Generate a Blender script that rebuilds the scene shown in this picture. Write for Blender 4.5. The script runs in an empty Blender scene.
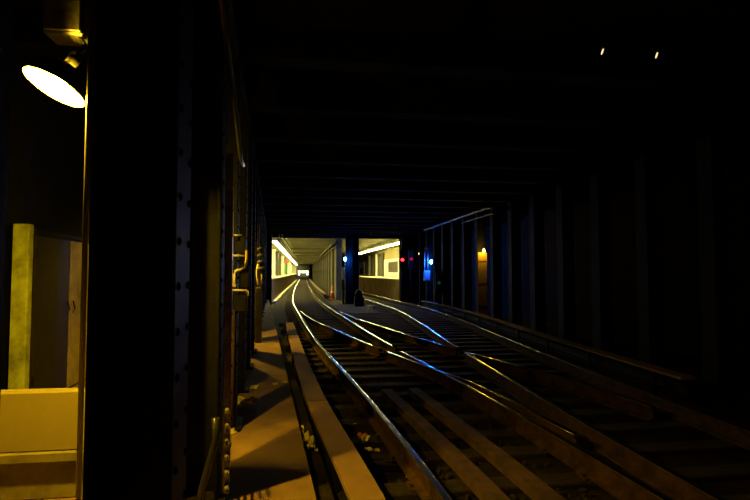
import bpy, bmesh, math, random
from mathutils import Vector, Matrix, Euler
random.seed(11)
C = bpy.context.collection
SC = bpy.context.scene

# ------------------------------------------------------------------ camera, world, exposure
F = 500.0
PITCH = math.atan(22.5 / F)
YAW = math.atan(71.0 * math.cos(PITCH) / F)
EYE = 1.5                                   # eye height above the rail head (z = 0)
cam_d = bpy.data.cameras.new('camera')
cam_d.sensor_width = 36.0
cam_d.lens = F / 750.0 * 36.0
cam_d.clip_start = 0.05
cam_d.clip_end = 400
cam = bpy.data.objects.new('camera', cam_d)
C.objects.link(cam)
cam.location = (0, 0, EYE)
cam.rotation_euler = (math.pi / 2 + PITCH, 0, -YAW)
SC.camera = cam
w = bpy.data.worlds.new('world')
SC.world = w
w.use_nodes = True
w.node_tree.nodes['Background'].inputs[0].default_value = (0.0005, 0.0005, 0.001, 1)
w.node_tree.nodes['Background'].inputs[1].default_value = 0.2
SC.view_settings.view_transform = 'Standard'
SC.view_settings.look = 'None'
SC.view_settings.exposure = 0.0
SC.view_settings.gamma = 1.0
SC.view_settings.use_curve_mapping = False

AMBER = (1.0, 0.60, 0.02)
STATION = (1.0, 0.87, 0.27)
BLUE = (0.010, 0.14, 1.0)

# ------------------------------------------------------------------ materials
def mat(name, col, rough=0.7, metal=0.0, spots=None, scale=6.0, amount=0.5, bump=0.0, bscale=40.0, spec=0.5):
    m = bpy.data.materials.new(name)
    m.use_nodes = True
    nt = m.node_tree
    b = nt.nodes['Principled BSDF']
    b.inputs['Base Color'].default_value = (*col, 1)
    b.inputs['Roughness'].default_value = rough
    b.inputs['Metallic'].default_value = metal
    b.inputs['Specular IOR Level'].default_value = spec
    if spots or bump:
        tc = nt.nodes.new('ShaderNodeTexCoord')
    if spots:
        n = nt.nodes.new('ShaderNodeTexNoise')
        n.inputs['Scale'].default_value = scale
        n.inputs['Detail'].default_value = 7
        n.inputs['Roughness'].default_value = 0.62
        nt.links.new(tc.outputs['Object'], n.inputs['Vector'])
        r = nt.nodes.new('ShaderNodeValToRGB')
        r.color_ramp.elements[0].position = 0.5 - amount * 0.3
        r.color_ramp.elements[0].color = (*spots, 1)
        r.color_ramp.elements[1].position = 0.5 + amount * 0.2
        r.color_ramp.elements[1].color = (*col, 1)
        nt.links.new(n.outputs['Fac'], r.inputs['Fac'])
        nt.links.new(r.outputs['Color'], b.inputs['Base Color'])
    if bump:
        n2 = nt.nodes.new('ShaderNodeTexNoise')
        n2.inputs['Scale'].default_value = bscale
        n2.inputs['Detail'].default_value = 6
        nt.links.new(tc.outputs['Object'], n2.inputs['Vector'])
        bp = nt.nodes.new('ShaderNodeBump')
        bp.inputs['Strength'].default_value = bump
        bp.inputs['Distance'].default_value = 0.02
        nt.links.new(n2.outputs['Fac'], bp.inputs['Height'])
        nt.links.new(bp.outputs['Normal'], b.inputs['Normal'])
    return m

def emit(name, col, s):
    m = bpy.data.materials.new(name)
    m.use_nodes = True
    nt = m.node_tree
    nt.nodes.clear()
    e = nt.nodes.new('ShaderNodeEmission')
    e.inputs[0].default_value = (*col, 1)
    e.inputs[1].default_value = s
    o = nt.nodes.new('ShaderNodeOutputMaterial')
    nt.links.new(e.outputs[0], o.inputs[0])
    return m

M = {}
M['bed'] = mat('dirty_track_bed', (0.03, 0.021, 0.016), 0.95, spots=(0.009, 0.007, 0.006), scale=3, amount=0.8, bump=0.6, spec=0.15)
M['walk'] = mat('dusty_concrete_walkway', (0.28, 0.172, 0.07), 0.9, spots=(0.11, 0.066, 0.028), scale=1.6, amount=0.9, bump=0.25, bscale=18)
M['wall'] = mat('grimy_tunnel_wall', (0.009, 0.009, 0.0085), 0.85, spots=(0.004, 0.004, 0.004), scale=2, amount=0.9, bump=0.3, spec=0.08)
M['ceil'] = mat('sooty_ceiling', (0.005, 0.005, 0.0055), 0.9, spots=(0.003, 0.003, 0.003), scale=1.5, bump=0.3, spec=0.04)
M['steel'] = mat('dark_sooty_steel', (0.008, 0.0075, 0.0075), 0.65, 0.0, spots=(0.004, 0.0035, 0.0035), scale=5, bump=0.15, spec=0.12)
M['tie'] = mat('creosoted_wood', (0.034, 0.020, 0.012), 0.95, spots=(0.009, 0.006, 0.004), scale=9, bump=0.5, bscale=25)
M['board'] = mat('dusty_cover_board', (0.27, 0.165, 0.06), 0.85, spots=(0.20, 0.118, 0.042), scale=4, amount=0.8, bump=0.15)
M['rust'] = mat('rusty_rail_steel', (0.09, 0.046, 0.022), 0.85, 0.0, spots=(0.03, 0.015, 0.008), scale=7, bump=0.2, spec=0.2)
M['polish'] = mat('polished_rail_steel', (0.88, 0.89, 0.90), 0.21, 1.0)
M['galv'] = mat('galvanised_conduit', (0.32, 0.29, 0.22), 0.38, 0.6, spots=(0.14, 0.11, 0.08), scale=12)
M['paintpipe'] = mat('glossy_painted_conduit', (0.22, 0.20, 0.13), 0.25, 0.3)
M['pipe_y'] = mat('ochre_painted_conduit', (0.62, 0.50, 0.20), 0.4, spots=(0.36, 0.26, 0.09), scale=14)
M['guard'] = mat('brown_guard_timber', (0.14, 0.075, 0.042), 0.9, spots=(0.06, 0.033, 0.02), scale=5, bump=0.3)
M['cable'] = mat('black_cable_jacket', (0.02, 0.02, 0.022), 0.32)
M['box'] = mat('grey_equipment_enamel', (0.06, 0.055, 0.045), 0.5, 0.0, spots=(0.03, 0.025, 0.02), scale=7)
M['bluebox'] = mat('pale_blue_enamel', (0.34, 0.42, 0.62), 0.4)
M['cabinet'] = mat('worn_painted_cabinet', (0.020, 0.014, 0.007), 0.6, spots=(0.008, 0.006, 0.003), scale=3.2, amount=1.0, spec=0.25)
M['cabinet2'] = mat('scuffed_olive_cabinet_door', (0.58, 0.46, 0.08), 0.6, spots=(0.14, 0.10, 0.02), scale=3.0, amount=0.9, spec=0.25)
M['post'] = mat('stained_yellow_green_post', (0.44, 0.50, 0.08), 0.6, spots=(0.06, 0.055, 0.014), scale=2.6, amount=0.55)
M['block'] = mat('ochre_painted_block', (0.36, 0.29, 0.09), 0.75, spots=(0.28, 0.225, 0.065), scale=2, amount=0.9)
M['mortar'] = mat('dark_block_base', (0.30, 0.26, 0.11), 0.75, spots=(0.18, 0.15, 0.06), scale=5)
M['shade'] = mat('white_enamel_shade', (0.20, 0.19, 0.15), 0.5)
M['shade_out'] = mat('dark_green_enamel', (0.03, 0.035, 0.02), 0.4)
M['paper'] = mat('yellowed_paper', (0.92, 0.84, 0.5), 0.7, spots=(0.6, 0.5, 0.24), scale=14)
M['orange_litter'] = mat('orange_wrapper', (0.55, 0.16, 0.02), 0.5)
M['stone'] = mat('track_rubble', (0.05, 0.037, 0.028), 0.95, spots=(0.015, 0.012, 0.01), scale=20, spec=0.15)
M['tile'] = mat('cream_station_tile', (0.80, 0.78, 0.62), 0.35, spots=(0.68, 0.64, 0.46), scale=2)
M['statceil'] = mat('stained_station_ceiling', (0.18, 0.168, 0.075), 0.85, spots=(0.10, 0.092, 0.036), scale=0.7)
M['statwall'] = mat('grey_station_divider', (0.085, 0.074, 0.042), 0.8, spots=(0.036, 0.03, 0.016), scale=0.9, bump=0.1)
M['plat'] = mat('pale_platform_concrete', (0.62, 0.58, 0.40), 0.75, spots=(0.5, 0.45, 0.28), scale=2)
M['platside'] = mat('brown_platform_wall', (0.32, 0.22, 0.10), 0.85, spots=(0.17, 0.11, 0.045), scale=1.2, bump=0.2)
M['yellow'] = mat('yellow_platform_edge', (0.80, 0.62, 0.10), 0.6)
M['green'] = mat('green_column_paint', (0.03, 0.22, 0.09), 0.4)
M['darkcol'] = mat('dark_column_paint', (0.06, 0.055, 0.03), 0.5)
M['white'] = mat('white_enamel_frame', (0.85, 0.85, 0.80), 0.4)
M['poster'] = mat('dark_poster_print', (0.06, 0.06, 0.05), 0.3, spots=(0.16, 0.13, 0.07), scale=3)
M['redpaint'] = mat('red_sign_paint', (0.5, 0.05, 0.02), 0.5)
M['ironbrick'] = mat('yellow_wall_panel', (0.42, 0.34, 0.12), 0.5)
M['cone'] = mat('orange_cone_rubber', (0.85, 0.16, 0.015), 0.5)
M['trainsteel'] = mat('stainless_train_body', (0.10, 0.10, 0.11), 0.4, 0.6)
M['trainblack'] = mat('black_train_mask', (0.01, 0.01, 0.012), 0.4)
M['bulb'] = emit('amber_bulb_glow', AMBER, 5200)
M['bulb_small'] = emit('small_amber_bulb_glow', AMBER, 420)
M['bulb_mid'] = emit('bulkhead_bulb_glow', AMBER, 1150)
M['bulb_glint'] = emit('dim_bulb_and_glint_glow', (1, 0.75, 0.35), 1.2)  # dim lamp bulb; the same glow also imitates the ceiling glints
M['tube'] = emit('fluorescent_tube_glow', STATION, 80)
M['blue'] = emit('blue_lamp_glow', BLUE, 750)
M['red'] = emit('red_signal_glow', (1, 0.01, 0.012), 14)
M['red2'] = emit('dim_red_signal_glow', (1, 0.01, 0.08), 0.45)
M['green_s'] = emit('dim_green_signal_glow', (0.02, 0.5, 0.25), 0.06)
M['trainlit'] = emit('lit_train_windows', (1, 0.95, 0.55), 2.2)
M['headlight'] = emit('train_headlight_glow', (0.85, 0.92, 1.0), 14)
M['lens_off'] = mat('dark_signal_glass', (0.01, 0.012, 0.012), 0.1)

# ------------------------------------------------------------------ helpers
class MB:
    def __init__(s):
        s.v = []
        s.f = []
    def box(s, x0, x1, y0, y1, z0, z1, mx=None):
        n = len(s.v)
        for z in (z0, z1):
            for x, y in ((x0, y0), (x1, y0), (x1, y1), (x0, y1)):
                p = Vector((x, y, z))
                s.v.append(tuple(mx @ p if mx else p))
        for q in ((3, 2, 1, 0), (4, 5, 6, 7), (0, 1, 5, 4), (1, 2, 6, 5), (2, 3, 7, 6), (3, 0, 4, 7)):
            s.f.append(tuple(n + i for i in q))
        return s
    def hexa(s, bottom, top):
        n = len(s.v)
        s.v += [tuple(p) for p in bottom] + [tuple(p) for p in top]
        for q in ((3, 2, 1, 0), (4, 5, 6, 7), (0, 1, 5, 4), (1, 2, 6, 5), (2, 3, 7, 6), (3, 0, 4, 7)):
            s.f.append(tuple(n + i for i in q))
        return s
    def tube(s, pts, r, seg=10, caps=True):
        pts = [Vector(p) for p in pts]
        rings = []
        for i, p in enumerate(pts):
            a = pts[max(i - 1, 0)]
            b = pts[min(i + 1, len(pts) - 1)]
            t = (b - a).normalized()
            up = Vector((0, 0, 1)) if abs(t.z) < 0.95 else Vector((1, 0, 0))
            u = t.cross(up).normalized()
            v = u.cross(t).normalized()
            rr = r[i] if isinstance(r, (list, tuple)) else r
            base = len(s.v)
            for k in range(seg):
                an = 2 * math.pi * k / seg
                s.v.append(tuple(p + u * math.cos(an) * rr + v * math.sin(an) * rr))
            rings.append(base)
        for a, b in zip(rings, rings[1:]):
            for k in range(seg):
                k2 = (k + 1) % seg
                s.f.append((a + k, a + k2, b + k2, b + k))
        if caps:
            s.f.append(tuple(rings[0] + k for k in reversed(range(seg))))
            s.f.append(tuple(rings[-1] + k for k in range(seg)))
        return s
    def lathe(s, prof, mx=None, seg=20, close=True):
        mx = mx or Matrix()
        rings = []
        for r, z in prof:
            base = len(s.v)
            for k in range(seg):
                an = 2 * math.pi * k / seg
                s.v.append(tuple(mx @ Vector((r * math.cos(an), r * math.sin(an), z))))
            rings.append(base)
        for a, b in zip(rings, rings[1:]):
            for k in range(seg):
                k2 = (k + 1) % seg
                s.f.append((a + k, a + k2, b + k2, b + k))
        if close:
            s.f.append(tuple(rings[0] + k for k in reversed(range(seg))))
            s.f.append(tuple(rings[-1] + k for k in range(seg)))
        return s
    def sweep(s, path, prof):
        """sweep a closed (x, z) profile along a path of (x, y, z) points"""
        rings = []
        for i, p in enumerate(path):
            p = Vector(p)
            a = Vector(path[max(i - 1, 0)])
            b = Vector(path[min(i + 1, len(path) - 1)])
            t = (b - a)
            t.z = 0
            t.normalize()
            u = Vector((t.y, -t.x, 0))
            base = len(s.v)
            for (q, z) in prof:
                s.v.append(tuple(p + u * q + Vector((0, 0, z))))
            rings.append(base)
        n = len(prof)
        for a, b in zip(rings, rings[1:]):
            for k in range(n):
                k2 = (k + 1) % n
                s.f.append((a + k, a + k2, b + k2, b + k))
        s.f.append(tuple(rings[0] + k for k in reversed(range(n))))
        s.f.append(tuple(rings[-1] + k for k in range(n)))
        return s
    def mesh(s, name, m, smooth=False, bevel=0.0):
        me = bpy.data.meshes.new(name)
        me.from_pydata(s.v, [], s.f)
        bm = bmesh.new()
        bm.from_mesh(me)
        bmesh.ops.recalc_face_normals(bm, faces=bm.faces)
        if bevel:
            bmesh.ops.bevel(bm, geom=list(bm.edges), offset=bevel, segments=1, affect='EDGES', clamp_overlap=True)
        bm.to_mesh(me)
        bm.free()
        me.materials.append(M[m])
        if smooth:
            for p in me.polygons:
                p.use_smooth = len(p.vertices) <= 4
        return me
    def build(s, name, m, parent=None, smooth=False, bevel=0.0, loc=None, rot=None):
        return link(name, s.mesh(name, m, smooth, bevel), parent, loc, rot)

def link(name, me, parent=None, loc=None, rot=None):
    o = bpy.data.objects.new(name, me)
    C.objects.link(o)
    if loc is not None:
        o.location = loc
    if rot is not None:
        o.rotation_euler = rot
    o.parent = parent
    return o

def tag(o, label=None, cat=None, group=None, kind=None):
    if label: o['label'] = label
    if cat: o['category'] = cat
    if group: o['group'] = group
    if kind: o['kind'] = kind
    return o

def thing(name, label, cat, loc=(0, 0, 0), rz=0.0, group=None):
    o = bpy.data.objects.new(name, None)
    o.empty_display_size = 0.1
    C.objects.link(o)
    o.location = loc
    o.rotation_euler = (0, 0, rz)
    return tag(o, label, cat, group)

def copy_tree(o, parent=None):
    c = o.copy()
    C.objects.link(c)
    c.parent = parent
    for ch in list(o.children):
        copy_tree(ch, c)
    return c

def structure(name, mb, m, label, cat, **k):
    return tag(mb.build(name, m, **k), label, cat, kind='structure')

ORD = ['first', 'second', 'third', 'fourth', 'fifth', 'sixth', 'seventh', 'eighth', 'ninth', 'tenth', 'eleventh', 'twelfth',
       'thirteenth', 'fourteenth', 'fifteenth', 'sixteenth', 'seventeenth', 'eighteenth', 'nineteenth', 'twentieth']
TENS = {20: 'twenty', 30: 'thirty', 40: 'forty', 50: 'fifty'}
def ordinal(i):
    if i < 20: return ORD[i]
    n = i + 1
    if n % 10 == 0: return {30: 'thirtieth', 40: 'fortieth', 50: 'fiftieth'}[n]
    return TENS[n // 10 * 10] + '-' + ORD[n % 10 - 1]

def curve_fn(nodes):
    nodes = sorted(nodes)
    ys = [n[0] for n in nodes]
    xs = [n[1] for n in nodes]
    d = []
    for i in range(len(ys)):
        a, b = max(i - 1, 0), min(i + 1, len(ys) - 1)
        d.append((xs[b] - xs[a]) / (ys[b] - ys[a]))
    def f(y):
        if y <= ys[0]: return xs[0] + d[0] * (y - ys[0])
        if y >= ys[-1]: return xs[-1]
        i = max(k for k in range(len(ys)) if ys[k] <= y)
        i = min(i, len(ys) - 2)
        h = ys[i + 1] - ys[i]
        t = (y - ys[i]) / h
        return ((2*t**3 - 3*t*t + 1) * xs[i] + (t**3 - 2*t*t + t) * h * d[i] + (-2*t**3 + 3*t*t) * xs[i+1] + (t**3 - t*t) * h * d[i+1])
    return f

# plan curves (x as a function of distance y), rail head at z = 0
XR0 = curve_fn([(-5, 1.2), (0, 1.06), (3.4, 0.95), (5, 0.85), (7.2, 0.66), (9.1, 0.47), (11.8, 0.24), (18.8, -0.17), (25, -0.50), (35, -0.72), (55, -0.88), (160, -0.88)])
XC = curve_fn([(2, 2.62), (5, 2.48), (6.74, 2.27), (7.56, 2.05), (9.09, 1.68), (11.14, 1.22), (13.89, 0.70), (16.72, 0.22), (20.3, -0.16), (22, -0.32)])
XD = curve_fn([(-5, 2.75), (0, 2.72), (4, 2.78), (8.7, 3.0), (11.75, 3.23), (14.3, 3.45), (18.75, 3.70), (22.9, 3.68), (28, 3.42), (38, 2.92), (50, 2.7), (160, 2.65)])
GAUGE = 1.435
def x_row(y): return -0.33 - 0.06 * y          # right faces of the left column row
def x_bench(y): return 0.35 - 0.08 * y         # right edge of the walkway
def x_wall(y): return -2.68 - 0.06 * y          # left wall
def x_edge2(y): return 5.6 - 0.0286 * (y - 29) # edge of the right platform
BED = -0.225
PORTAL = 28.0
FAR = 150.0

# ------------------------------------------------------------------ setting
floor = structure('floor', MB().box(-6.5, 10.5, -5, FAR, BED - 0.3, BED), 'bed', 'dark dirty concrete track bed under the rails', 'floor')
walk = MB()
ys = [-5, 0, 5, 10, 15, 20, PORTAL]
for a, b in zip(ys, ys[1:]):
    walk.hexa([(x_wall(a), a, BED), (x_bench(a), a, BED), (x_bench(b), b, BED), (x_wall(b), b, BED)],
              [(x_wall(a), a, 0.05), (x_bench(a), a, 0.05), (x_bench(b), b, 0.05), (x_wall(b), b, 0.05)])
structure('floor_walkway', walk, 'walk', 'dusty concrete walkway beside the left column row', 'walkway')
structure('trim_3', MB().hexa([(x_bench(0), 0, BED), (x_bench(0) + 0.145, 0, BED), (x_bench(9) + 0.145, 9, BED), (x_bench(9), 9, BED)],
          [(x_bench(0), 0, -0.05), (x_bench(0) + 0.145, 0, -0.05), (x_bench(9) + 0.145, 9, -0.05), (x_bench(9), 9, -0.05)]), 'bed', 'dark dirt ledge between the walkway and the cover boards', 'ledge')
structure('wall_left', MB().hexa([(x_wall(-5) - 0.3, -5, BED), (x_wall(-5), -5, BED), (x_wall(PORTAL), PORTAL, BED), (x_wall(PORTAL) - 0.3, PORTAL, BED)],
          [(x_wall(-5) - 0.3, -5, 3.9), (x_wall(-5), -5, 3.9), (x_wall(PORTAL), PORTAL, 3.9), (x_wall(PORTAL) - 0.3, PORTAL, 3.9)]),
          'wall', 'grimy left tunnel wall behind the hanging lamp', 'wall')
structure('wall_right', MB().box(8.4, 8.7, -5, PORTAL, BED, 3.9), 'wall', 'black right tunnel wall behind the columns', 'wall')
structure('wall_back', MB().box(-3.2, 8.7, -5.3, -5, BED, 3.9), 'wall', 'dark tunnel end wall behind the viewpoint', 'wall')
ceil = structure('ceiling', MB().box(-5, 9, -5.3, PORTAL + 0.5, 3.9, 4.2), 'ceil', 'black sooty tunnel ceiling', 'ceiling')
bm_me = MB().box(-4.6, 8.4, -0.12, 0.12, 3.58, 3.92).mesh('beam', 'ceil')
for k in range(19):
    link('beam', bm_me, ceil, (0, 0.45 + 1.5 * k, 0))
# portal: end walls of the two platforms and the lintel over the tracks
structure('wall_portal_left', MB().box(-6, -1.78, PORTAL, PORTAL + 0.35, BED, 3.9), 'wall', 'dark wall left of the lit tunnel mouth', 'wall')
structure('wall_portal_right', MB().box(5.42, 8.9, PORTAL, PORTAL + 0.35, BED, 3.9), 'wall', 'dark wall right of the lit right-hand platform', 'wall')
structure('trim_1', MB().box(-1.78, 5.42, PORTAL, PORTAL + 0.4, 3.43, 3.9), 'wall', 'dark lintel beam above the two lit tunnel mouths', 'beam')

# station shell
sceil = structure('ceiling_station', MB().box(-6, 10, PORTAL + 0.4, FAR, 3.6, 3.9), 'statceil', 'olive yellow station ceiling seen through the tunnel mouth', 'ceiling')
sb = MB().box(-1.2, 2.0, -0.15, 0.15, 3.5, 3.62).mesh('beam', 'statceil')
for k in range(10):
    link('beam', sb, sceil, (0, 44 + 9 * k, 0))
platL = structure('floor_platform_left', MB().box(-5.6, -1.75, PORTAL + 0.35, FAR, BED, 1.1), 'platside', 'left station platform with lit pale edge', 'platform')
MB().box(-5.55, -1.70, PORTAL + 0.36, FAR - 0.1, 1.1, 1.16).build('platform_deck', 'plat', platL)
MB().box(-1.74, -1.55, PORTAL + 0.36, FAR - 0.1, BED, -0.1).build('kick_ledge', 'plat', platL)
wl = structure('wall_platform_left', MB().box(-5.9, -5.6, PORTAL + 0.35, FAR, 1.1, 3.6), 'tile', 'bright cream tiled wall of the left platform', 'wall')
MB().box(-5.6, -5.58, PORTAL + 0.5, FAR - 1, 2.75, 2.95).build('tile_band', 'green', wl)
prof_y = [PORTAL + 0.35, 60, FAR]
pr = MB()
pd = MB()
wr = MB()
for a, b in zip(prof_y, prof_y[1:]):
    ea, eb = x_edge2(a), x_edge2(b)
    pr.hexa([(ea, a, BED), (9.5, a, BED), (9.5, b, BED), (eb, b, BED)], [(ea, a, 1.04), (9.5, a, 1.04), (9.5, b, 1.04), (eb, b, 1.04)])
    pd.hexa([(ea - 0.05, a + 0.01, 1.04), (9.5, a + 0.01, 1.04), (9.5, b, 1.04), (eb - 0.05, b, 1.04)], [(ea - 0.05, a + 0.01, 1.12), (9.5, a + 0.01, 1.12), (9.5, b, 1.12), (eb - 0.05, b, 1.12)])
    wr.hexa([(ea + 2.5, a, 1.12), (ea + 2.8, a, 1.12), (eb + 2.8, b, 1.12), (eb + 2.5, b, 1.12)], [(ea + 2.5, a, 3.6), (ea + 2.8, a, 3.6), (eb + 2.8, b, 3.6), (eb + 2.5, b, 3.6)])
platR = structure('floor_platform_right', pr, 'platside', 'right station platform with lit pale edge above brown wall', 'platform')
pd.build('platform_deck', 'plat', platR)
structure('wall_platform_right', wr, 'ironbrick', 'yellow lit wall at the back of the right platform', 'wall')
wc = structure('wall_divider', MB().box(2.1, 2.32, 31, FAR, BED, 3.6), 'statwall', 'grey divider wall between the two station tracks', 'wall')
pil = MB().box(1.98, 2.12, -0.16, 0.16, BED, 3.6).mesh('pilaster', 'statwall', bevel=0.01)
for k in range(22):
    link('pilaster', pil, wc, (0, 31.3 + 4.5 * k, 0))
structure('wall_platform_end', MB().box(-5.6, -1.8, 118.5, 118.8, 1.16, 3.6), 'tile', 'cream tiled wall closing the far end of the left platform', 'wall')
structure('wall_station_end', MB().box(-6, 10, FAR, FAR + 0.3, BED, 3.9), 'wall', 'dark far end of the station tunnel', 'wall')

# ------------------------------------------------------------------ ties (parts of the floor)
def ties():
    n = 0
    y = 0.9
    cache = {}
    while y < 75 and n < 190:
        spans = []
        if y < PORTAL - 1 and 5 < y < 21:
            spans.append((XR0(y) - 0.42, XD(y) + GAUGE + 0.55))
        else:
            spans.append((XR0(y) - 0.42, XR0(y) + GAUGE + 0.55))
            if y < 50: spans.append((XD(y) - 0.42, XD(y) + GAUGE + 0.5))
        for a, b in spans:
            a = max(a, x_bench(y) + 0.12) if y < PORTAL else a
            me = MB().box(a, b, -0.11, 0.11, BED - 0.03, -0.17).mesh('tie', 'tie', bevel=0.012)
            link('tie', me, floor, (0, y + random.uniform(-0.03, 0.03), random.uniform(-0.012, 0.0)), (0, 0, random.uniform(-0.02, 0.02)))
            n += 1
        y += 0.6
ties()

# ------------------------------------------------------------------ rails
RAIL = [(-0.072, -0.17), (0.072, -0.17), (0.072, -0.157), (0.012, -0.135), (0.010, -0.05), (0.034, -0.036), (0.036, -0.012), (0.033, -0.007), (0.027, -0.0045),
        (-0.027, -0.0045), (-0.033, -0.007), (-0.036, -0.012), (-0.034, -0.036), (-0.010, -0.05), (-0.012, -0.135), (-0.072, -0.157)]
HEAD = [(0.029, -0.008), (0.029, -0.0032), (0.020, -0.0012), (0.010, -0.0002), (0, 0), (-0.010, -0.0002), (-0.020, -0.0012), (-0.029, -0.0032), (-0.029, -0.008)]
plate_me = MB().box(-0.11, 0.11, -0.08, 0.08, -0.176, -0.158).box(-0.10, -0.075, -0.03, 0.03, -0.17, -0.14).box(0.075, 0.10, -0.03, 0.03, -0.17, -0.14).mesh('tie_plate', 'rust')
def rail(fn, y0, y1, label, plates=True):
    n = max(2, int((y1 - y0) / 0.4))
    path = [(fn(y0 + (y1 - y0) * i / n), y0 + (y1 - y0) * i / n, 0) for i in range(n + 1)]
    o = tag(MB().sweep(path, RAIL).build('running_rail', 'rust'), label, 'rail', 'running rails')
    MB().sweep(path, HEAD).build('polished_head', 'polish', o, smooth=True)
    if plates:
        y = 0.9
        while y < min(y1, 16):
            if y > y0 + 0.2: link('tie_plate', plate_me, o, (fn(y), y, 0))
            y += 0.6
    return o
R1 = lambda y: XR0(y) + GAUGE
XA = lambda y: XC(y) + GAUGE
XE = lambda y: XD(y) + GAUGE
rail(XR0, -3, 116, 'long left rail of the near track, curving from the foreground into the station')
rail(R1, -3, 9.45, 'dark right rail of the near track, in the unlit foreground')
rail(R1, 9.85, 116, 'right rail of the near track, beyond the crossing, running into the station')
rail(XC, 4.4, 9.45, 'blue-tipped short rail in front of the rail crossing', plates=False)
rail(XC, 9.85, 19.6, 'bright rail branching right from the near track toward the crossing', plates=False)
rail(XA, 9.6, 19.6, 'bright rail fanning out to the right from the near track, farthest of the branch', plates=False)
rail(XA, 5.2, 9.2, 'dim rail end with a yellow glint right of the rail crossing', plates=False)
rail(XD, -3, 9.2, 'unlit left rail of the right-hand track in the black foreground', plates=False)
rail(XD, 9.6, 60, 'blue-lit left rail of the right-hand track, sweeping past the dark post', plates=False)
rail(XE, -3, 60, 'right rail of the right-hand track, running below the right platform', plates=False)

# ------------------------------------------------------------------ third rails with cover boards
def third_rail(fn, y0, y1, label, plank=2.9, start=None):
    t = thing('third_rail', label, 'third rail')
    n = int((y1 - y0) / 0.4)
    path = [(fn(y0 + (y1 - y0) * i / n), y0 + (y1 - y0) * i / n, 0.0) for i in range(n + 1)]
    MB().sweep([(p[0], p[1], 0.03) for p in path], RAIL).build('contact_rail', 'steel', t)
    y = y0 if start is None else start
    while y < y1 - 0.5:
        b = min(y + plank - 0.03, y1)
        m = int((b - y) / 0.3) + 1
        pp = [(fn(y + (b - y) * i / m), y + (b - y) * i / m, random.uniform(-0.004, 0.004) * 0 + 0.09) for i in range(m + 1)]
        MB().sweep(pp, [(-0.105, 0), (0.105, 0), (0.105, 0.035), (-0.105, 0.035)]).build('cover_board', 'board', t)
        y += plank
    k = y0 + 0.6
    while k < min(y1, 30):
        x = fn(k)
        MB().box(x - 0.09, x - 0.055, k - 0.03, k + 0.03, BED, 0.09).box(x - 0.09, x + 0.05, k - 0.03, k + 0.03, -0.17, -0.14).build('bracket', 'steel', t)
        k += 1.8
    return t
XT = curve_fn([(-2, 0.72), (1, 0.56), (3.12, 0.39), (5.56, 0.14), (9, -0.10), (14, -0.385)])
tr = third_rail(XT, -0.4, 14.1, 'third rail under flat tan cover boards left of the near track', 2.94, -0.4)
for dx in (-0.04, 0.05): MB().lathe([(0.028, 0), (0.026, 0.014)], Matrix.Translation((XT(12.3) + dx, 12.3, 0.125)), 10).build('bolt_head', 'steel', tr)
third_rail(lambda y: XR0(y) + GAUGE + 0.62, 33, 110, 'third rail with yellow-lit cover boards along the divider wall in the station', 6.0)
third_rail(lambda y: XE(y) + 0.72, 6, 24, 'dim third rail cover boards beside the right column row', 3.0)
# timber guards between the rails of the near track
for off, lab in ((0.42, 'long brown timber guard inside the near track, nearer its left rail'), (0.80, 'long brown timber guard inside the near track, nearer its right rail')):
    n = 24
    pth = [(XR0(1 + 5.8 * i / n) + off, 1 + 5.8 * i / n, -0.17) for i in range(n + 1)]
    tag(MB().sweep(pth, [(-0.07, 0), (0.07, 0), (0.07, 0.085), (-0.07, 0.085)]).build('timber_guard', 'guard'), lab, 'timber')

# rubble nobody could count
LITTER = [(0.60, 5.02), (0.61, 5.22), (0.605, 4.74), (0.71, 4.86), (0.51, 5.4), (0.885, 4.2)]
st = MB()
ico = []
bm = bmesh.new()
bmesh.ops.create_icosphere(bm, subdivisions=1, radius=1)
iv = [v.co.copy() for v in bm.verts]
iff = [[v.index for v in f.verts] for f in bm.faces]
bm.free()
for i in range(3200):
    y = 1.5 + 16 * random.random() ** 1.5
    x = random.uniform(x_bench(y) + 0.19, XR0(y) + 1.6)
    if abs(x - XR0(y)) < 0.12 or abs(x - XR0(y) - GAUGE) < 0.12 or abs(x - XT(y)) < 0.12: continue
    if any((x - a) ** 2 + (y - b) ** 2 < 0.012 for a, b in LITTER): continue
    r = random.uniform(0.010, 0.034)
    mx = Matrix.Translation((x, y, BED + r * 0.4)) @ Euler((random.random() * 3, random.random() * 3, random.random() * 3)).to_matrix().to_4x4()
    n = len(st.v)
    sx, sy, sz = r * random.uniform(0.7, 1.3), r * random.uniform(0.7, 1.3), r * random.uniform(0.4, 0.9)
    st.v += [tuple(mx @ Vector((v.x * sx, v.y * sy, v.z * sz))) for v in iv]
    st.f += [tuple(n + k for k in f) for f in iff]
tag(st.build('track_rubble', 'stone'), 'dark loose rubble strewn between the ties of the near track', 'rubble', kind='stuff')

# ------------------------------------------------------------------ left column row
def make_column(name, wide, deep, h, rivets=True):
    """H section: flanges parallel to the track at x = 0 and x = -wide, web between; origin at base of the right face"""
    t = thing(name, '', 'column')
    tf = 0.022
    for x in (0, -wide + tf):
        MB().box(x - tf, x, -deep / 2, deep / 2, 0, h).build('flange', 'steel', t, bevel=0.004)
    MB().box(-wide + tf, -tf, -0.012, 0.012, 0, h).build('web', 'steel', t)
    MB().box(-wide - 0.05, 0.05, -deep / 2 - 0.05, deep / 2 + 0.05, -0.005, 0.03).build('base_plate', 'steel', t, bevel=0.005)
    if rivets:
        rv = MB()
        for i in range(int(h / 0.16)):
            for yy in (-deep * 0.32, deep * 0.32):
                rv.lathe([(0.016, 0), (0.013, 0.007), (0.005, 0.011)], Matrix.Translation((0, yy, 0.12 + 0.16 * i)) @ Matrix.Rotation(math.pi / 2, 4, 'Y'), 6)
        rv.build('rivet_rows', 'steel', t)
    return t
colproto = make_column('steel_column', 0.275, 0.30, 3.53)
far_edges = [0.69] + [2.1 + 1.5 * k for k in range(17)]
row_rz = math.atan(0.06)
COLS = []
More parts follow.
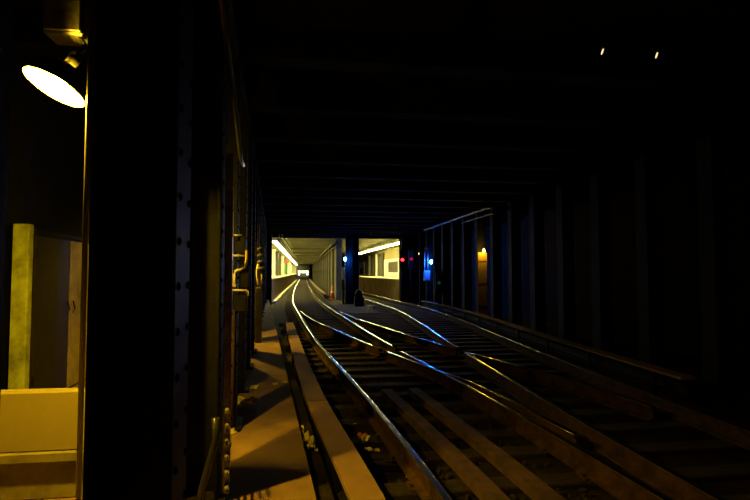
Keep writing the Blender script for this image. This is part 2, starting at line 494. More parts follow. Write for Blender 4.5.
for i, ye in enumerate(far_edges):
    c = colproto if i == 0 else copy_tree(colproto)
    yc = ye - 0.15
    c.location = (x_row(yc), yc, 0.05)
    c.rotation_euler = (0, 0, row_rz)
    if i == 0: lab = 'black steel column at the very left edge of the picture'
    elif i == 1: lab = 'wide black steel column filling the left foreground beside the hanging lamp'
    else: lab = 'dark steel column, %s from the camera in the left row' % ordinal(i)
    tag(c, lab, 'column', 'left row of steel columns')
    COLS.append(c)
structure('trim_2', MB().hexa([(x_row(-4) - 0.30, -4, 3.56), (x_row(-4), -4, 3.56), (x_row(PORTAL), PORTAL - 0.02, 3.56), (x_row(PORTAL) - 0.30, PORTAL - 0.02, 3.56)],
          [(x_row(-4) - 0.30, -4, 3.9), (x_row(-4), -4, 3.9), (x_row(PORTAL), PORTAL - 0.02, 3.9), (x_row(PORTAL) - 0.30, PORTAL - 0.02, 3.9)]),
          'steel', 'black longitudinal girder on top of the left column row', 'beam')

# ------------------------------------------------------------------ hanging lamps (bulb, shade, conduit, box)
def make_lamp(name, bulb='bulb'):
    t = thing(name, '', 'lamp')            # origin at the centre of the shade's mouth
    n = Vector((-0.36, -0.24, -0.90)).normalized()
    q = n.to_track_quat('Z', 'Y').to_matrix().to_4x4()
    outer = [(0.157, 0.0), (0.152, -0.045), (0.13, -0.10), (0.043, -0.145)]
    inner = [(0.154, 0.0), (0.148, -0.043), (0.127, -0.098), (0.042, -0.143)]
    sh = MB().lathe(outer, q, 28, close=False).build('shade', 'shade_out', t, smooth=True)
    MB().lathe(inner, q, 28, close=False).build('reflector', 'shade', sh, smooth=True)
    MB().lathe([(0.008, 0.010), (0.028, 0.0), (0.040, -0.027), (0.036, -0.06), (0.020, -0.105)], q, 14).build('bulb', bulb, t, smooth=True)
    MB().lathe([(0.030, -0.10), (0.032, -0.20), (0.025, -0.235)], q, 14).build('socket', 'box', t, smooth=True)
    for an in (0.5, 2.6, 4.7):
        MB().tube([tuple(q @ Vector((0.028 * math.cos(an), 0.028 * math.sin(an), -0.15))), tuple(q @ Vector((0.052 * math.cos(an), 0.052 * math.sin(an), -0.142)))], 0.005, 6).build('shade_strut', 'shade_out', t)
    s0 = q @ Vector((0, 0, -0.23))
    MB().tube([tuple(s0), tuple(s0 + Vector((0.03, 0.02, 0.06))), (0.06, 0.12, 0.34)], 0.014, 10).build('conduit', 'paintpipe', t, smooth=True)
    b = MB().box(-0.10, 0.11, 0.06, 0.22, 0.32, 0.52).build('junction_box', 'box', t, bevel=0.012)
    MB().box(-0.085, 0.095, 0.045, 0.062, 0.335, 0.505).build('cover_plate', 'galv', b, bevel=0.004)
    MB().tube([(0.07, 0.14, 0.50), (0.07, 0.14, 1.38)], 0.016, 10).tube([(-0.03, 0.14, 0.50), (-0.08, 0.14, 0.8), (-0.08, 0.14, 1.38)], 0.012, 8).build('riser', 'paintpipe', t, smooth=True)
    return t
lamp = make_lamp('hanging_lamp')
lamp.location = (-1.305, 2.8, 2.47)
tag(lamp, 'glowing yellow lamp with white tilted shade above the cabinet at upper left', 'lamp', 'tunnel lamps')
for y, lab in ((10.5, 'amber lamp hidden behind the left columns, lighting the walkway beyond'),):
    l2 = copy_tree(lamp)
    l2.location = (x_row(y) - 0.85, y, 2.475)
    l2.rotation_euler = (0, 0, math.radians(-67.4))
    tag(l2, lab, 'lamp', 'tunnel lamps')

t = thing('bulkhead_lamp', 'small amber lamp hidden behind the wide column, lighting the switch box conduits', 'lamp', (-1.30, 4.2, 1.95), 0, 'tunnel lamps')
MB().lathe([(0.015, -0.05), (0.032, -0.02), (0.03, 0.03), (0.016, 0.06)], None, 12).build('bulb', 'bulb_mid', t, smooth=True)
MB().lathe([(0.05, 0.06), (0.05, 0.14), (0.03, 0.16)], None, 12).build('socket', 'box', t, smooth=True)
MB().tube([(0, 0, 0.15), (0, 0, 1.95)], 0.014, 8).build('drop_conduit', 'paintpipe', t, smooth=True)
MB().box(-0.10, 0.25, -0.075, -0.065, -0.50, 0.12).build('light_block_plate', 'shade_out', t)  # unseen plate, added to keep this light off the near walkway
# added free-standing rod; its lamp-lit side stands in for the lit column edge
tag(MB().tube([(-1.107, 2.73, 0.05), (-1.107, 2.73, 3.9)], 0.013, 12).build('edge_light_rod', 'paintpipe', smooth=True),
    'thin added rod standing in for the lit left edge of the wide black column', 'conduit')

# ------------------------------------------------------------------ behind the columns on the left: post, cabinet, block
rw = math.atan(0.06)
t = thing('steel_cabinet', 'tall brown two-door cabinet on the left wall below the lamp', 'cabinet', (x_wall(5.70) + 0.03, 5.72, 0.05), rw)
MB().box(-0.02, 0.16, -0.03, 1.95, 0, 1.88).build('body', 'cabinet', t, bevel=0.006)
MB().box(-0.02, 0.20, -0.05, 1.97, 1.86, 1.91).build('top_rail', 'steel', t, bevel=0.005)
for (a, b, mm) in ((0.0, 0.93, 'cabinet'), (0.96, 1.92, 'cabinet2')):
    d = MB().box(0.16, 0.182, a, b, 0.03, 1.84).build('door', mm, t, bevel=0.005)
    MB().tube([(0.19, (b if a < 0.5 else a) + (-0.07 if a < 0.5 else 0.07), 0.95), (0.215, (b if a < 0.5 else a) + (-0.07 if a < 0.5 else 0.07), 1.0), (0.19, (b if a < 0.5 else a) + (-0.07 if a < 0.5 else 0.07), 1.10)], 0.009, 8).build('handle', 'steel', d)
    for zz in (0.25, 1.6):
        MB().tube([(0.186, (a + 0.01) if a < 0.5 else (b - 0.01), zz), (0.186, (a + 0.01) if a < 0.5 else (b - 0.01), zz + 0.11)], 0.012, 8).build('hinge', 'steel', d)
t = thing('flat_post', 'stained yellow-green flat post between the black column and the brown cabinet', 'post', (-2.89, 5.45, 0.05))
MB().box(0.0, 0.148, 0.0, 0.10, 0.02, 1.94).build('shaft', 'post', t, bevel=0.006)
MB().box(-0.02, 0.165, -0.02, 0.12, 0.0, 0.08).build('foot', 'mortar', t, bevel=0.008)
t = thing('low_parapet', 'low ochre parapet with a darker base in front of the cabinet', 'parapet', (-1.75, 3.5, 0.05))
MB().box(-0.62, 0.50, 0.0, 0.10, 0.31, 0.69).build('body', 'block', t, bevel=0.01)
MB().box(-0.64, 0.52, -0.02, 0.12, 0.245, 0.31).build('lip', 'mortar', t, bevel=0.008)
MB().box(-0.60, 0.48, 0.03, 0.10, 0.0, 0.25).build('plinth', 'mortar', t, bevel=0.008)

# ------------------------------------------------------------------ conduits, cable rack and boxes on the left row
def on_col(i): return COLS[i].location
# cable rack with hooks on the third column
p = on_col(2)
t = thing('cable_rack', 'dark cable rack with curled hooks on the column left of the walkway', 'cable rack', (p.x + 0.02, p.y - 0.05, 0.085), row_rz)
MB().box(0.0, 0.05, -0.03, 0.03, 0, 2.2).build('upright', 'galv', t, bevel=0.004)
for i in range(12):
    MB().box(0.05, 0.056, -0.03, 0.03, 0.12 + i * 0.17, 0.13 + i * 0.17).build('rung_mark', 'steel', t)
for i in range(6):
    z = 0.06 + i * 0.095
    MB().tube([(0.03, -0.03, z), (0.045, -0.10, z - 0.015), (0.04, -0.15, z), (0.04, -0.165, z + 0.035)], 0.011, 8).build('hook', 'galv', t, smooth=True)
tag(MB().tube([(p.x - 0.06, p.y - 0.30, 0.075), (p.x - 0.06, p.y - 0.29, 0.2), (p.x - 0.02, p.y - 0.285, 0.35), (p.x + 0.02, p.y - 0.28, 0.5), (p.x + 0.01, p.y - 0.27, 0.62)], 0.022, 10).build('loose_cable', 'cable', smooth=True),
    'thick black cable bent up at the foot of the cable rack', 'cable')
# cable strung along the row
pts = []
for i in range(17):
    y = 1.5 + i * 0.2
    pts.append((x_row(y) + 0.055, y, 2.50 + 0.30 * max(0, (4.3 - y)) ** 1.0 * 0.9 - 0.05 * math.sin((y - 1.95) / 1.5 * math.pi) ** 2))
t = tag(MB().tube(pts, 0.017, 8).build('strung_cable', 'cable', smooth=True), 'black cable with a blue sheen strung along the left column row', 'cable')
# switch box with bent conduits on the fourth column (y about 4.7)
t = thing('switch_box', 'dark switch box framed by bent yellow-lit conduits at the left edge of the walkway', 'switch box', (-0.64, 4.72, 0.05))
MB().box(-0.024, 0.1, 0.02, 0.075, 1.629, 1.786).build('upper_box', 'steel', t, bevel=0.006)
MB().box(0.06, 0.138, 0.02, 0.075, 1.308, 1.519).build('lower_box', 'steel', t, bevel=0.006)
MB().box(-0.03, 0.123, 0.02, 0.075, 1.09, 1.253).build('terminal_box', 'steel', t, bevel=0.006)
MB().tube([(-0.033, 0, 1.868), (-0.032, 0, 1.583)], 0.0085, 10).build('riser', 'pipe_y', t, smooth=True)
MB().tube([(-0.034, 0, 1.601), (-0.032, 0, 1.309)], 0.013, 10).build('riser', 'pipe_y', t, smooth=True)
MB().tube([(-0.041, 0, 1.607), (0.12, 0, 1.604)], 0.0085, 10).build('crossbar', 'pipe_y', t, smooth=True)
MB().tube([(-0.012, -0.005, 1.792), (0.073, -0.005, 1.793)], 0.006, 8).build('top_bar', 'pipe_y', t, smooth=True)
MB().tube([(0.115, 0, 1.657), (0.115, 0, 1.565), (0.108, 0, 1.519), (0.09, 0, 1.487), (0.058, 0, 1.473), (0.032, 0, 1.471), (0.014, 0, 1.459), (0.007, 0, 1.436), (0.009, 0, 1.317)], 0.0125, 10).build('bent_conduit', 'pipe_y', t, smooth=True)
MB().tube([(-0.037, 0, 1.29), (0.114, 0, 1.287), (0.132, 0, 1.276), (0.136, 0, 1.235)], 0.009, 10).build('bottom_bar', 'pipe_y', t, smooth=True)
MB().box(-0.029, 0.024, -0.02, 0.02, 1.322, 1.345).build('collar', 'pipe_y', t)
MB().tube([(-0.006, 0, 1.108), (-0.006, 0, 0.0)], 0.027, 12).build('stem', 'rust', t, smooth=True)
MB().tube([(-0.037, 0, 1.272), (-0.037, 0, 0.0)], 0.008, 8).build('thin_stem', 'rust', t, smooth=True)
MB().lathe([(0.055, 0), (0.055, 0.015), (0.032, 0.025), (0.032, 0.05)], Matrix.Translation((-0.006, 0, 0)), 14).build('foot_flange', 'pipe_y', t, smooth=True)
for z in (0.9, 1.75): MB().box(-0.09, 0.03, 0.0, 0.09, z, z + 0.03).build('mounting_bar', 'steel', t)
# insulator stack and thick conduit farther on
t = thing('insulator_stack', 'stack of round insulators above a thick yellow-lit conduit by the far left columns', 'insulator', (-0.91, 10.62, 0.05))
for i in range(4):
    MB().lathe([(0.02, 0), (0.075, 0.012), (0.082, 0.03), (0.06, 0.055), (0.025, 0.07)], Matrix.Translation((0.02, 0, 1.50 + 0.135 * i)), 16).build('insulator_disc', 'box', t, smooth=True)
MB().tube([(0.02, 0, 1.46), (0.02, 0, 2.15)], 0.02, 8).build('rod', 'steel', t, smooth=True)
MB().tube([(-0.03, 0, 1.62), (-0.055, 0, 1.5), (-0.05, 0, 1.36), (-0.02, 0, 1.2), (0.03, 0, 1.16), (0.05, 0, 1.22), (0.045, 0, 1.48)], 0.024, 10).build('bent_conduit', 'pipe_y', t, smooth=True)
MB().box(-0.08, 0.05, -0.02, 0.09, 0, 1.14).build('pedestal', 'box', t, bevel=0.01)
# ------------------------------------------------------------------ litter
def crumple(name, size, m, loc, label, amp=0.35, n=6, rz=0.0, aspect=1.0, group='litter'):
    rnd = random.Random(hash_(label))
    mb = MB()
    hgt = [[rnd.uniform(0, 1) * size * amp for _ in range(n + 1)] for _ in range(n + 1)]
    for layer in (0, 1):
        for i in range(n + 1):
            for j in range(n + 1):
                u = (i / n - 0.5) * size * (1 + 0.15 * rnd.uniform(-1, 1) * (layer == 0)) if layer == 0 else None
                if layer == 0:
                    v = (j / n - 0.5) * size * aspect * (1 + 0.15 * rnd.uniform(-1, 1))
                    mb.v.append((u, v, hgt[i][j] + 0.004))
                else:
                    a = mb.v[i * (n + 1) + j]
                    mb.v.append((a[0], a[1], a[2] - 0.003))
    N = (n + 1) ** 2
    for i in range(n):
        for j in range(n):
            a = i * (n + 1) + j
            q = (a, a + 1, a + n + 2, a + n + 1)
            mb.f.append(q)
            mb.f.append(tuple(N + k for k in reversed(q)))
    rim = [i * (n + 1) for i in range(n + 1)] + [n * (n + 1) + j for j in range(1, n + 1)] + [i * (n + 1) + n for i in range(n - 1, -1, -1)] + [j for j in range(n - 1, 0, -1)]
    for a, b in zip(rim, rim[1:] + rim[:1]):
        mb.f.append((a, b, N + b, N + a))
    return tag(mb.build(name, m, loc=loc, rot=(0, 0, rz)), label, 'litter', group)
def hash_(s):
    return sum((i + 1) * ord(c) for i, c in enumerate(s))
crumple('crumpled_paper', 0.22, 'paper', (-0.62, 5.70, 0.05), 'largest crumpled yellow paper on the walkway beside the conduit', 0.4)
crumple('paper_scrap', 0.17, 'paper', (-0.65, 6.5, 0.05), 'flat yellow paper scrap lying behind the largest crumpled paper', 0.12)
crumple('paper_scrap', 0.07, 'paper', (-0.36, 6.62, 0.05), 'small bright paper scrap in the middle of the walkway', 0.45)
crumple('paper_scrap', 0.06, 'paper', (-0.25, 6.72, 0.05), 'tiny paper scrap near the walkway edge, right of the small bright one', 0.4)
crumple('paper_scrap', 0.05, 'paper', (-0.02, 5.06, -0.05), 'curled white paper strip at the top of the litter heap beside the walkway', 0.9)
crumple('crumpled_paper', 0.09, 'paper', (0.02, 4.80, -0.05), 'crumpled paper in the upper part of the litter heap beside the walkway', 0.7)
crumple('crumpled_paper', 0.10, 'paper', (0.055, 4.6, -0.05), 'brightest crumpled paper at the bottom of the litter heap beside the walkway', 0.8)
crumple('paper_scrap', 0.07, 'paper', (0.07, 4.48, -0.05), 'torn paper corner at the lower end of the litter heap beside the walkway', 0.7, 4)
crumple('paper_scrap', 0.035, 'paper', (0.11, 4.42, -0.05), 'tiny white scrap right of the litter heap beside the cover board', 0.8, 4)
crumple('paper_cup', 0.085, 'paper', (0.60, 5.02, -0.17), 'bright folded paper between the cover boards and the left rail', 0.6, 5, 0.6)
crumple('orange_wrapper', 0.10, 'orange_litter', (0.61, 5.22, BED), 'orange wrapper lying behind the bright folded paper by the rail', 0.6)
crumple('paper_scrap', 0.085, 'paper', (0.605, 4.74, -0.17), 'flat yellow card in front of the bright folded paper by the rail', 0.25, 4, 0.2, 0.7)
crumple('paper_scrap', 0.05, 'paper', (0.71, 4.86, BED), 'small yellow scrap right of the flat yellow card near the rail', 0.5, 4)
crumple('paper_scrap', 0.03, 'paper', (0.51, 5.4, BED), 'tiny orange-lit scrap left of the orange wrapper', 0.6, 4)
crumple('paper_scrap', 0.045, 'paper', (0.885, 4.20, BED), 'lone bright scrap in the dark hollow beside the left rail', 0.6, 4)
crumple('paper_scrap', 0.07, 'paper', (-0.20, 19.0, BED), 'far bright scrap left of the rails, in front of the station', 0.8, 4)
crumple('paper_scrap', 0.06, 'paper', (-0.05, 19.8, BED), 'farthest tiny scrap left of the rails before the station', 0.8, 4)
# splintered tie pieces between board and rail
for x, y, rz, lab in ((0.66, 4.38, 1.25, 'splintered dark plank lying across the gap beside the left rail, nearest the camera'), (0.56, 4.52, 1.45, 'curved dark wood splinter lying beside the cover boards')):
    mb = MB().box(-0.02, 0.02, -0.16, 0.16, 0, 0.022)
    o = mb.build('wood_splinter', 'tie', bevel=0.006, loc=(x, y, BED + 0.05), rot=(0.06, 0, rz))
    tag(o, lab, 'wood')

# ------------------------------------------------------------------ tunnel mouth: columns, blue lights, signals, cone
def blue_light(parent_loc, label, ax, ay):
    t = thing('blue_light', label, 'lamp', parent_loc, 0, 'blue emergency lights')
    MB().lathe([(0.07, 0.10), (0.07, 0.13), (0.03, 0.16)], None, 14).build('cap', 'steel', t, smooth=True)
    MB().lathe([(0.02, -0.09), (0.05, -0.07), (0.062, 0.0), (0.058, 0.07), (0.05, 0.10)], None, 14).build('globe', 'blue', t, smooth=True)
    MB().tube([(0, 0, 0.14), (ax * 0.2, ay * 0.2, 0.2), (ax * 0.6, ay * 0.6, 0.22), (ax, ay, 0.22)], 0.014, 8).build('arm', 'steel', t, smooth=True)
    return t
cproto = make_column('portal_column', 0.36, 0.34, 3.9 - BED, False)
for x, y, lab in ((-1.72, 27.4, 'dark blue-tinged column left of the tunnel mouth'), (2.62, 27.7, 'dark column between the two lit tunnel mouths, behind the blue light'),
                  (3.0, 27.6, 'dark column right of the blue light between the two tunnel mouths'), (5.75, 27.5, 'dark column at the right end of the lit platform opening')):
    c = cproto if lab.startswith('dark blue') else copy_tree(cproto)
    c.location = (x, y, BED)
    tag(c, lab, 'column', 'columns at the tunnel mouth')
blue_light((2.22, 27.25, 2.22), 'bright blue light on the column between the two lit tunnel mouths', 0.12, 0.29)
t = thing('telephone_box', 'narrow pale box hanging below the blue light between the tunnel mouths', 'telephone box', (2.10, 27.38, 0.75), math.radians(-48))
MB().box(-0.10, 0.10, 0, 0.12, 0.35, 1.05).build('housing', 'pipe_y', t, bevel=0.01)
MB().box(-0.05, 0.05, 0.02, 0.10, -0.75 + BED, 0.36).build('post', 'steel', t)
MB().tube([(0.06, -0.01, 0.6), (0.075, -0.03, 0.7), (0.06, -0.01, 0.8)], 0.008, 6).build('handle', 'steel', t)
# dwarf signal silhouette and small track stand
t = thing('dwarf_signal', 'squat black round-topped signal standing beside the right-hand track', 'signal', (2.80, 25.6, BED))
MB().box(-0.24, 0.24, -0.2, 0.2, 0, 0.45).build('base', 'steel', t, bevel=0.03)
MB().lathe([(0.20, 0.45), (0.21, 0.62), (0.17, 0.76), (0.09, 0.84), (0.02, 0.86)], None, 18).build('hood', 'steel', t, smooth=True)
MB().lathe([(0.075, 0), (0.06, 0.02)], Matrix.Translation((0, -0.2, 0.6)) @ Matrix.Rotation(math.pi / 2, 4, 'X'), 14).build('lens', 'lens_off', t)
t = thing('rail_stand', 'small pale steel stand with two legs between the tracks', 'stand', (2.72, 20.6, BED))
MB().box(-0.17, 0.17, -0.05, 0.05, 0.34, 0.37).build('plate', 'galv', t)
for s in (-0.06, 0.04): MB().tube([(s, 0, 0), (s + 0.02, 0, 0.34)], 0.018, 8).build('leg', 'galv', t, smooth=True)
MB().box(-0.15, 0.12, -0.08, 0.08, 0, 0.03).build('foot_plate', 'steel', t)
t = thing('traffic_cone', 'orange traffic cone at the foot of the divider wall', 'cone', (1.86, 33.2, BED))
MB().box(-0.19, 0.19, -0.19, 0.19, 0, 0.04).build('base', 'cone', t, bevel=0.01)
cb = MB().lathe([(0.15, 0.04), (0.028, 0.86), (0.018, 0.87)], None, 18).build('cone_body', 'cone', t, smooth=True)
MB().lathe([(0.103, 0.37), (0.083, 0.52)], None, 18, close=False).build('reflective_band', 'white', cb, smooth=True)

def signal(loc, lens, label, mast=True, rz=0.0):
    t = thing('signal', label, 'signal', loc, rz)
    MB().tube([(0, 0.12, -loc[2] + BED), (0, 0.12, 0.75)], 0.045, 10).build('mast', 'steel', t, smooth=True)
    h = MB().box(-0.14, 0.14, -0.06, 0.10, -0.34, 0.62).build('housing', 'steel', t, bevel=0.02)
    for i, z in enumerate((0.42, 0.14, -0.14)):
        l = MB().lathe([(0.085, 0), (0.06, 0.02), (0.02, 0.028)], Matrix.Translation((0, -0.06, z)) @ Matrix.Rotation(math.pi / 2, 4, 'X'), 16).build('lens', lens if i == 1 else 'lens_off', t, smooth=True)
        MB().tube([(-0.10, -0.06, z - 0.02), (-0.10, -0.16, z + 0.02), (-0.07, -0.2, z + 0.09), (0, -0.22, z + 0.115), (0.07, -0.2, z + 0.09), (0.10, -0.16, z + 0.02), (0.10, -0.06, z - 0.02)], 0.008, 6).build('visor', 'steel', l)
    for k in range(5): MB().box(-0.13, 0.13, 0.10, 0.13, -1.9 + 0.3 * k, -1.87 + 0.3 * k).build('ladder_rung', 'steel', t)
    return t
signal((5.34, 27.0, 2.06), 'red', 'railway signal glowing red right of the lit platform opening')
signal((5.60, 25.9, 2.08), 'red2', 'second railway signal with a faint pink lens, right of the red one')
signal((6.02, 22.0, 0.9), 'green_s', 'low signal with a faint green lens by the right columns')

# ------------------------------------------------------------------ right column row
rproto = make_column('tunnel_column', 0.30, 0.30, 3.88, False)
ry = [26.45 - 1.5 * k for k in range(14)]
for i, y in enumerate(ry):
    c = rproto if i == 0 else copy_tree(rproto)
    c.location = (6.48, y, BED)
    tag(c, 'dark steel column, %s from the station in the right row' % ordinal(i), 'column', 'right row of steel columns')
blue_light((6.29, 24.33, 2.02), 'bright blue light on the right column row above the pale blue box', 0.06, 0.48)
t = thing('alarm_box', 'pale blue alarm box with two pipes, glowing under the right-hand blue light', 'alarm box', (6.20, 24.58, 1.08))
MB().box(-0.22, 0.10, 0.0, 0.16, 0, 0.52).build('housing', 'bluebox', t, bevel=0.015)
MB().box(-0.18, 0.06, -0.012, 0.0, 0.05, 0.45).build('door', 'bluebox', t, bevel=0.004)
for x in (-0.17, 0.0):
    MB().tube([(x, 0.08, 0.5), (x, 0.08, 1.65)], 0.018, 8).build('pipe', 'bluebox', t, smooth=True)
MB().tube([(-0.17, 0.08, 1.65), (0.0, 0.08, 1.65)], 0.018, 8).build('pipe', 'bluebox', t, smooth=True)
MB().box(-0.05, 0.05, 0.06, 0.16, -1.08 + BED, 0.1).build('post', 'steel', t)
# small amber bulbs on the right row
def small_lamp(loc, label, m='bulb_small'):
    t = thing('wall_lamp', label, 'lamp', loc, 0, 'small bulbs on the right side')
    MB().lathe([(0.02, -0.06), (0.036, -0.03), (0.03, 0.02), (0.018, 0.05)], None, 12).build('bulb', m, t, smooth=True)
    MB().lathe([(0.03, 0.05), (0.03, 0.13)], None, 12).build('socket', 'steel', t, smooth=True)
    MB().tube([(0, 0, 0.12), (0.0, 0, 0.2), (0.06, 0, 0.24), (0.14, 0, 0.24)], 0.012, 8).build('arm', 'steel', t, smooth=True)
    return t
t = thing('lit_face_panel', 'pale panel added to stand in for the amber-lit face of a right-hand column', 'added panel', (6.33, 17.22, BED))  # lighter panel added so the dark column face shows as lit
MB().box(-0.17, 0.17, -0.02, 0.06, 0, 2.45).build('cover', 'board', t, bevel=0.008)
for z in (0.5, 1.3, 2.1): MB().box(-0.18, 0.18, -0.028, -0.015, z, z + 0.04).build('strap', 'rust', t)
small_lamp((6.30, 16.98, 2.28), 'small amber bulb lighting the face of one right-hand column')
small_lamp((6.0, 25.8, 2.5), 'small amber bulb up left of the pale blue alarm box', 'bulb_glint')
def ceiling_glint(loc, label):  # glowing tip stands in for a glint on an unlit ceiling fitting
    t = thing('ceiling_glint_bead', label, 'lamp', loc, 0, 'glowing stand-ins for ceiling glints')
    MB().lathe([(0.004, -0.035), (0.008, -0.012), (0.006, 0.02)], Matrix.Rotation(0.35, 4, 'Y'), 10).build('bulb', 'bulb_glint', t, smooth=True)
    MB().lathe([(0.02, 0.02), (0.02, 0.05)], None, 10).tube([(0, 0, 0.05), (0, 0, 0.13)], 0.008, 6).build('holder', 'steel', t, smooth=True)
ceiling_glint((2.62, 4.04, 3.47), 'left one of two tiny glowing stand-ins for ceiling glints at upper right')
ceiling_glint((3.15, 4.04, 3.47), 'right one of two tiny glowing stand-ins for ceiling glints at upper right')

# overhead pipes on the right, catching the blue light
def run(name, fn, y0, y1, z, r, m, label, cat='pipe'):
    pts = [(fn(y0 + (y1 - y0) * i / 12), y0 + (y1 - y0) * i / 12, z) for i in range(13)]
    return tag(MB().tube(pts, r, 12).build(name, m, smooth=True), label, cat)
def hung_pipe(x, y0, y1, z, r, label):
    t = thing('overhead_pipe', label, 'pipe')
    pts = [(x, y0 + (y1 - y0) * i / 8, z) for i in range(9)]
    MB().tube(pts, r, 12).build('pipe', 'cable', t, smooth=True)
    y = y0 + 0.5
    while y < y1:
        MB().tube([(x, y, z + r), (x, y, 3.9)], 0.008, 6).build('hanger', 'steel', t)
        y += 1.5
hung_pipe(5.5, 13.5, 22.5, 3.46, 0.05, 'overhead pipe with a long blue streak of light above the right-hand track')
hung_pipe(6.0, 15, 18.5, 3.40, 0.035, 'thin overhead pipe with blue glints beside the right column row')
# pipes inside the station
for x, z, r, lab in ((-1.32, 3.36, 0.05, 'pipe under the station ceiling nearest the left light row'), (-1.12, 3.46, 0.04, 'thin pipe under the station ceiling, right of the first pipe')):
    run('ceiling_pipe', lambda y, x=x: x, 28.6, 112, z, r, 'darkcol', lab)
for x, z, r, lab in ((1.86, 3.42, 0.07, 'upper lit pipe along the top of the divider wall'), (1.72, 3.26, 0.06, 'lower lit pipe along the top of the divider wall'), (1.88, 3.10, 0.05, 'lowest thin pipe along the top of the divider wall')):
    run('wall_pipe', lambda y, x=x: x, 29.2, 112, z, r, 'statceil', lab)
# two short hangers on the lintel
for x, lab in ((-1.36, 'left of two short vertical conduits above the left tunnel mouth'), (-1.20, 'right of two short vertical conduits above the left tunnel mouth')):
    tag(MB().tube([(x, 27.9, 3.40), (x, 27.9, 3.88)], 0.03, 10).build('lintel_conduit', 'galv', smooth=True), lab, 'conduit')

# ------------------------------------------------------------------ station lights, columns, panels
lt = thing('fluorescent_light', '', 'light')
MB().box(-0.13, 0.13, 0, 2.34, 0.03, 0.12).build('housing', 'white', lt)
MB().box(-0.11, 0.11, 0.02, 2.32, -0.03, 0.03).build('tube', 'tube', lt)
for k in range(2):
    MB().tube([(0, 0.4 + 1.5 * k, 0.12), (0, 0.4 + 1.5 * k, 0.32)], 0.01, 6).build('hanger', 'steel', lt)
first = True
for i in range(35):
    c = lt if first else copy_tree(lt)
    first = False
    c.location = (-1.68, 28.9 + 2.5 * i, 3.27)
    tag(c, 'fluorescent light, %s from the tunnel mouth in the row above the left platform' % ordinal(i), 'light', 'left platform lights')
for i in range(9):
    c = copy_tree(lt)
    y = 28.9 + 2.5 * i
    c.location = (x_edge2(y) + 0.05, y, 3.27)
    c.rotation_euler = (0, 0, math.atan(0.0286))
    tag(c, 'fluorescent light, %s from the tunnel mouth in the row above the right platform' % ordinal(i), 'light', 'right platform lights')

def platform_column(x, y, m, label, z0=1.16, r=0.16):
    t = thing('platform_column', label, 'column', (x, y, z0))
    MB().box(-r, r, -r, r, 0, 3.6 - z0).build('shaft', m, t, bevel=0.02)
    MB().box(-r - 0.06, r + 0.06, -r - 0.06, r + 0.06, 0, 0.1).build('base', m, t, bevel=0.02)
    MB().box(-r - 0.06, r + 0.06, -r - 0.06, r + 0.06, 3.45 - z0, 3.6 - z0).build('capital', m, t, bevel=0.02)
for i, (y, m, cn) in enumerate(((46, 'white', 'white'), (52, 'darkcol', 'dark'), (58, 'darkcol', 'dark'), (66, 'white', 'white'), (80, 'green', 'green'), (92, 'white', 'white'), (104, 'white', 'white'))):
    platform_column(-2.75, y, m, '%s square column, %s from the tunnel mouth on the left platform' % (cn, ordinal(i)))
t = thing('hanging_sign', 'small red sign hanging over the left platform', 'sign', (-2.45, 66, 2.75))
MB().box(-0.5, 0.5, -0.05, 0.05, 0, 0.4).build('panel', 'redpaint', t)
MB().tube([(-0.4, 0, 0.4), (-0.4, 0, 0.84)], 0.015, 6).tube([(0.4, 0, 0.4), (0.4, 0, 0.84)], 0.015, 6).build('rods', 'steel', t)

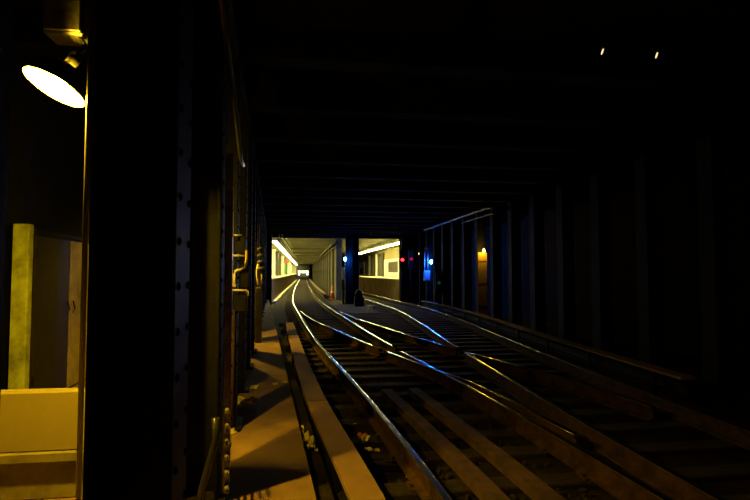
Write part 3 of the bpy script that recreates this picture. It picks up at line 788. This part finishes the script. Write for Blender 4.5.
# right platform: framed panels on the back wall and columns
def on_wall2(y): return x_edge2(y) + 2.48
def framed(y0, y1, z0, z1, label, inner):
    x = on_wall2((y0 + y1) / 2) - 0.02
    t = thing('framed_panel', label, 'panel', (x, (y0 + y1) / 2, z0), math.atan(0.0286))
    hw = (y1 - y0) / 2
    MB().box(-0.08, 0, -hw, hw, 0, z1 - z0).build('frame', 'white', t, bevel=0.01)
    a, b, c, d = inner
    MB().box(-0.10, -0.07, -hw + a * 2 * hw, -hw + b * 2 * hw, c * (z1 - z0), d * (z1 - z0)).build('print', 'poster', t)
framed(40.2, 46.7, 1.14, 2.68, 'large white framed panel with dark print nearest the tunnel on right platform', (0.06, 0.66, 0.24, 0.84))
framed(59.4, 65.6, 1.14, 2.75, 'smaller white panel with a dark square at the far end of right platform', (0.10, 0.52, 0.12, 0.58))
for i, (y0, y1, m, cn) in enumerate(((47.0, 49.9, 'darkcol', 'dark'), (50.0, 51.1, 'white', 'white'), (51.2, 54.3, 'darkcol', 'dark'), (54.4, 55.7, 'white', 'white'), (55.8, 58.4, 'darkcol', 'dark'))):
    yc = (y0 + y1) / 2
    hw = (y1 - y0) / 2
    t = thing('wall_bay', '%s upright bay, %s from the large framed panel on the right platform wall' % (cn, ordinal(i)), 'wall bay', (on_wall2(yc) - 0.02, yc, 1.12), math.atan(0.0286))
    MB().box(-0.14, 0, -hw, hw, 0, 2.15).build('panel', m, t, bevel=0.02)
    if m == 'darkcol':
        for k in (-0.45, 0.1): MB().box(-0.16, -0.13, k * hw, k * hw + 0.16, 0.1, 2.1).build('stile', 'statceil', t)
    MB().box(-0.17, 0, -hw, hw, 2.15, 2.25).build('cap', m, t)

# ------------------------------------------------------------------ far train
t = thing('subway_train', 'subway train with lit front windows and white headlight far down the left tunnel', 'train', (XR0(117) + GAUGE / 2, 117, 0))
MB().hexa([(-1.4, 0.0, 0.55), (1.4, 0.0, 0.55), (1.4, 18, 0.55), (-1.4, 18, 0.55)], [(-1.45, 0.0, 2.75), (1.45, 0.0, 2.75), (1.45, 18, 2.75), (-1.45, 18, 2.75)]).build('car_body', 'trainsteel', t, bevel=0.05)
MB().hexa([(-1.45, 0.02, 2.72), (1.45, 0.02, 2.72), (1.45, 18, 2.72), (-1.45, 18, 2.72)], [(-1.1, 0.1, 3.3), (1.1, 0.1, 3.3), (1.1, 18, 3.3), (-1.1, 18, 3.3)]).build('roof', 'trainblack', t, bevel=0.05)
fr = MB().box(-1.35, 1.35, -0.05, 0.02, 1.95, 2.72).build('front_mask', 'trainblack', t)
for a, b in ((-1.2, -0.5), (-0.38, 0.38), (0.5, 1.2)):
    MB().box(a, b, -0.08, -0.04, 1.35, 1.95).build('front_window', 'trainlit', t)
for x in (-0.95, 0.95):
    MB().lathe([(0.13, 0), (0.10, 0.04)], Matrix.Translation((x, -0.02, 1.1)) @ Matrix.Rotation(math.pi / 2, 4, 'X'), 14).build('headlight', 'headlight', t)
MB().box(-1.3, 1.3, 0.05, 17.5, 0.12, 0.58).build('underframe', 'trainblack', t)
for y in (2.5, 14.5):
    for x in (-0.72, 0.72):
        for dy in (-1, 1):
            MB().lathe([(0.40, -0.06), (0.42, 0.06)], Matrix.Translation((x, y + dy, 0.42)) @ Matrix.Rotation(math.pi / 2, 4, 'Y'), 18).build('wheel', 'steel', t)
